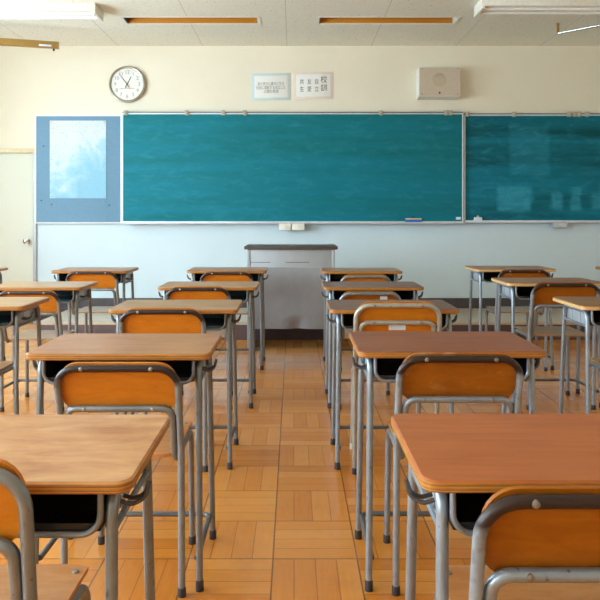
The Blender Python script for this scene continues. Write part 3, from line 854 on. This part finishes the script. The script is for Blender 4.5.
for col, row, x, top, lab, sx_, sz_ in desks:
    tm = M_tube_lit if col in 'BCR' else M_tube_grey  # right columns take the tube colour with painted window light
    if proto is None:
        proto = make_desk((x, RY[row], 0), lab, TOPS[top], EDGES[col], tm, 'school desks in rows'); proto.scale = (sx_, 1, sz_); continue
    d = copy_tree(proto); d.location = (x, RY[row], 0); d.scale = (sx_, 1, sz_); d['label'] = lab
    for ch in list(d.children):
        if col in 'CR' and ch.name.startswith('bag_hook') and ch.data.vertices[0].co.x < 0:
            bpy.data.objects.remove(ch); continue        # these desks carry no hook on the window side
        base = ch.name.split('.')[0]
        if base == 'tabletop':
            ch.data = ch.data.copy(); ch.data.materials[0] = TOPS[top]; ch.data.materials[1] = EDGES[col]
        elif base == 'book_tray' and ((col == 'A' and row > 2) or col == 'L'):
            ch.data = ch.data.copy(); ch.data.materials[0] = M_tray_teal
        elif base in ('leg_frame', 'tray_rail', 'tray_wire') and tm is not M_tube_grey:
            ch.data = ch.data.copy(); ch.data.materials[0] = tm

# ------------------------------------------------------------------ school chair
CR = .0112
PANELS = [
 panel_mat('back_ply_orange', (186, 106, 22), (204, 124, 34), (214, 148, 66), .25, 1.0),
 panel_mat('back_ply_amber', (180, 102, 18), (202, 122, 28), (208, 140, 50), .3, 2.0),
 panel_mat('back_ply_scuffed', (142, 78, 14), (168, 98, 22), (200, 158, 100), .75, 3.7, .32, 7),
 panel_mat('back_ply_dark', (138, 74, 10), (164, 94, 18), (176, 110, 32), .35, 5.1),
]
def make_chair(x, y, H, label, panel, rail, tubem, seatm, low=0.0, card=None, sx=1.0, white_caps=False, drop=.145, SH=.458, lean=.085):
    t = thing('school_chair', label, 'chair', (x, y, 0), 0, 'school chairs tucked at the desks')
    t.scale = (sx, 1, 1)
    hw = .189
    ztop = H - CR
    # rear legs and back: one inverted U leaning back above the seat
    y1 = -.012; ytop = -lean
    raw = [(-hw, 0, 0), (-hw, y1, SH + .02), (-hw, ytop, ztop), (hw, ytop, ztop), (hw, y1, SH + .02), (hw, 0, 0)]
    pts = fillet(raw, [.25, .064, .064, .25], 10)
    # densify the top bends by fillet itself; colour change falls on the bend
    bm = BM(); tube(bm, pts, CR, 14)
    o = obj('back_frame', bm, {'tube_grey': M_sleeve_grey, 'tube_lit_grey': M_sleeve_lit}[tubem.name] if rail else tubem, t)
    if rail:
        at = o.data.attributes.new('coat', 'FLOAT', 'POINT')
        for i, v_ in enumerate(o.data.vertices): at.data[i].value = max(0, min(1, (v_.co.z - (ztop - .085)) / .075))
    def yb(z): return y1 + (ytop - y1) * (z - SH - .02) / (ztop - SH - .02)
    # lower rail, seat rails and front legs: one continuous bent tube
    zc = H - drop; hi = hw - 2 * CR - .0006; zs = SH - .011 - CR - .0006
    fy = .352
    raw = [(-hi + .006, fy + .012, 0), (-hi + .0, fy - .012, zs), (-hi, .012, zs), (-hi, yb(zc), zc), (hi, yb(zc), zc), (hi, .012, zs), (hi, fy - .012, zs), (hi - .006, fy + .012, 0)]
    raw[0] = (-hi - .004, fy + .0, 0); raw[-1] = (hi + .004, fy + .0, 0)
    pts = fillet(raw, [.055, .045, .032, .032, .045, .055], 8)
    bm = BM(); tube(bm, pts, CR, 12); obj('seat_frame', bm, tubem, t)
    bm = BM(); tube(bm, [(-hi, .29, zs), (hi, .29, zs)], CR * .8, 10); obj('under_seat_bar', bm, tubem, t)
    for s in (-1, 1):
        for (px_, py_) in ((s * hw, 0), (s * (hi + .004), fy)):
            bm = BM(); tube(bm, [(px_, py_, 0), (px_, py_, .026), (px_, py_, .03)], [CR + .0025, CR + .002, CR + .0004], 14)
            obj('rubber_foot', bm, M_rubberw if (white_caps and s < 0 and py_ > .1) else M_rubber, t)
    # plywood back panel bolted on the front of both rails
    zp0 = zc - .014 - low; zp1 = H + .007; hp = zp1 - zp0
    ang = math.atan2((ytop - y1), (ztop - SH - .02))
    zm = (zp0 + zp1) / 2
    Mx = Matrix.Translation((0, yb(zm) + CR + .001, zm)) @ Matrix.Rotation(-ang, 4, 'X')
    bm = BM(); curved_board(bm, 2 * hw - .012, hp, .0085, min(.058, hp * .45), lambda q: .006 * (q / .18) ** 2 * 0, Mx); obj('backrest', bm, panel, t)
    # moulded seat
    def warp(v): 
        k = max(0, (v.y - .13) / .06)
        return Vector((v.x, v.y, v.z - .010 * min(k, 1.2) ** 2 ))
    bm = BM(); nx, ny = 16, 18; G = {}
    sw, y0s, y1s, tt = .168, -.004, .385, .0105
    for i in range(nx + 1):
        for j in range(ny + 1):
            fx = -1 + 2 * i / nx; yv = y0s + (y1s - y0s) * j / ny
            e = min(yv - y0s, y1s - yv); r = .035; cut = 0
            if e < r: cut = r - math.sqrt(max(0, r * r - (r - e) ** 2))
            xx = fx * (sw - cut * .98)
            drop = .012 * max(0, (yv - (y1s - .07)) / .07) ** 2
            dish = -.0035 * (1 - fx * fx) * math.sin(PI * (j / ny)) 
            for k, zz in ((0, SH - tt), (1, SH)): G[k, i, j] = bm.verts.new((xx, yv, zz + dish - drop + (0 if k else 0)))
    for k in (0, 1):
        for i in range(nx):
            for j in range(ny): bm.faces.new((G[k, i, j], G[k, i + 1, j], G[k, i + 1, j + 1], G[k, i, j + 1]))
    for i in range(nx):
        for j in (0, ny): bm.faces.new((G[0, i, j], G[0, i + 1, j], G[1, i + 1, j], G[1, i, j]))
    for j in range(ny):
        for i in (0, nx): bm.faces.new((G[0, i, j], G[0, i, j + 1], G[1, i, j + 1], G[1, i, j]))
    obj('seat', bm, seatm, t)
    # bolts
    for s in (-1, 1):
        for zz in (ztop, zc):
            bm = BM(); tube(bm, [(s * .108, yb(zz) - CR + .003, zz), (s * .108, yb(zz) - CR - .0008, zz), (s * .108, yb(zz) - CR - .0018, zz)], [.0072, .0064, .0045], 14)
            tube(bm, [(s * .108, yb(zz) - CR - .0016, zz), (s * .108, yb(zz) - CR - .0026, zz)], .0022, 8); obj('bolt', bm, M_bolt, t)
        for yy in (.05, .33):
            bm = BM(); tube(bm, [(s * .148, yy, SH - .003), (s * .148, yy, SH + .0015), (s * .148, yy, SH + .0025)], [.008, .007, .004], 14); obj('bolt', bm, M_bolt, t)
    if card:
        bm = BM(); xl, dz, cw_ = card; zl = H - dz; yl = yb(zl) + CR + .0002
        slab(bm, cw_, .026, .001, .002, .0003, 2, Matrix.Translation((xl, yl, zl)) @ Matrix.Rotation(-ang, 4, 'X') @ Matrix.Rotation(PI / 2, 4, 'X'))
        obj('name_sticker', bm, M_tag, t)['label'] = 'blank white sticker'
    return t

G_, L_, Wm = M_tube_grey, M_tube_lit, M_tube_warm
P0, P1, P2, P3 = PANELS
make_chair(-.617, 1.125, .826, 'nearest chair at lower left, plain grey frame, cut by the photo edge', P1, False, G_, M_seat_orange, SH=.458, drop=.130, lean=.05)
make_chair(-.549, 2.18, .763, 'second chair left of the centre aisle, dark top rail', P0, True, G_, M_seat_orange)
make_chair(-.617, 3.25, .789, 'third chair left of the centre aisle, dark top rail', P0, True, G_, M_seat, sx=1.02)
make_chair(-.596, 4.30, .784, 'fourth chair left of the centre aisle, dark top rail', P0, True, G_, M_seat, sx=1.02)
make_chair(-.526, 5.385, .793, 'farthest chair left of the centre aisle, nearest the lectern', P0, True, G_, M_seat, sx=1.05)
make_chair(.481, 1.12, .790, 'nearest chair at lower right, dark top rail with pale steel bolts', P3, True, L_, M_seat_orange, drop=.138, lean=.07)
make_chair(.521, 2.19, .790, 'second chair right of the centre aisle, panel scuffed, dark top rail', P2, True, L_, M_seat_orange)
make_chair(.486, 3.22, .823, 'beige-framed chair right of the centre aisle with big white sticker on its panel', P1, False, Wm, M_seat, .045, (.0, .118, .078), 1.03, True, .093)
make_chair(.480, 4.30, .755, 'fourth chair right of the centre aisle, white sticker nearly hidden by a desk', P3, False, G_, M_seat, .03, (.085, .040, .045))
make_chair(.567, 5.385, .766, 'farthest chair right of the centre aisle, its top just above a desk', P1, False, G_, M_seat, sx=1.03)
make_chair(1.772, 3.345, .79, 'chair at the right edge showing only its seat and legs under a desk', P3, True, L_, M_seat, lean=.125)
make_chair(1.702, 4.30, .810, 'chair with whole back and seat showing in the far right column', P3, True, L_, M_seat, sx=1.09, SH=.476)
make_chair(1.81, 5.385, .808, 'farthest chair of the far right column, dark top rail', P2, True, L_, M_seat, sx=1.05, SH=.47)
make_chair(-1.64, 3.25, .79, 'chair at the left edge showing only a corner of its seat', P0, False, G_, M_seat)
make_chair(-1.643, 4.25, .767, 'middle chair of the left column, cut by the left photo edge', P0, True, G_, M_seat)
make_chair(-1.585, 5.385, .797, 'farthest chair of the left column, standing below the map', P0, True, G_, M_seat, sx=1.03, SH=.47)

# ------------------------------------------------------------------ light: daylight through the left windows
w = bpy.data.worlds.new('sky'); SC.world = w; w.use_nodes = True
nt = w.node_tree; bg = nt.nodes['Background']
bg.inputs[0].default_value = (.70, .86, 1.0, 1); bg.inputs[1].default_value = 14.0
for X_, rot_, a_, b_, (y0, y1) in [(XL - .19, -PI / 2, SILL, HEAD, w_) for w_ in wins]:
    la = bpy.data.lights.new('window_portal', 'AREA'); la.shape = 'RECTANGLE'; la.size = b_ - a_; la.size_y = y1 - y0
    la.cycles.is_portal = True
    o = bpy.data.objects.new('window_portal', la); C.objects.link(o)
    o.location = (X_, (y0 + y1) / 2, (a_ + b_) / 2); o.rotation_euler = (0, rot_, 0)

# ------------------------------------------------------------------ camera
cam = bpy.data.cameras.new('camera'); co = bpy.data.objects.new('camera', cam); C.objects.link(co)
co.location = (0, 0, HC); co.rotation_euler = (PI / 2, 0, 0)
cam.sensor_width = 36; cam.lens = F / 600 * 36
cam.shift_x = (300 - CX) / 600; cam.shift_y = -(300 - CY) / 600
cam.clip_start = .05
SC.camera = co
vs_ = SC.view_settings; SC.display_settings.display_device = 'sRGB'
vs_.view_transform = 'Standard'; vs_.look = 'None'; vs_.gamma = 1; vs_.use_curve_mapping = False
vs_.exposure = 0.45
try:
    SC.cycles.use_denoising = True; SC.cycles.denoiser = 'OPENIMAGEDENOISE'
    SC.cycles.denoising_prefilter = 'ACCURATE'
    SC.cycles.max_bounces = 10; SC.cycles.diffuse_bounces = 6; SC.cycles.glossy_bounces = 4
    SC.cycles.sample_clamp_indirect = 8; SC.cycles.caustics_reflective = False; SC.cycles.caustics_refractive = False
except Exception as e: print(e)
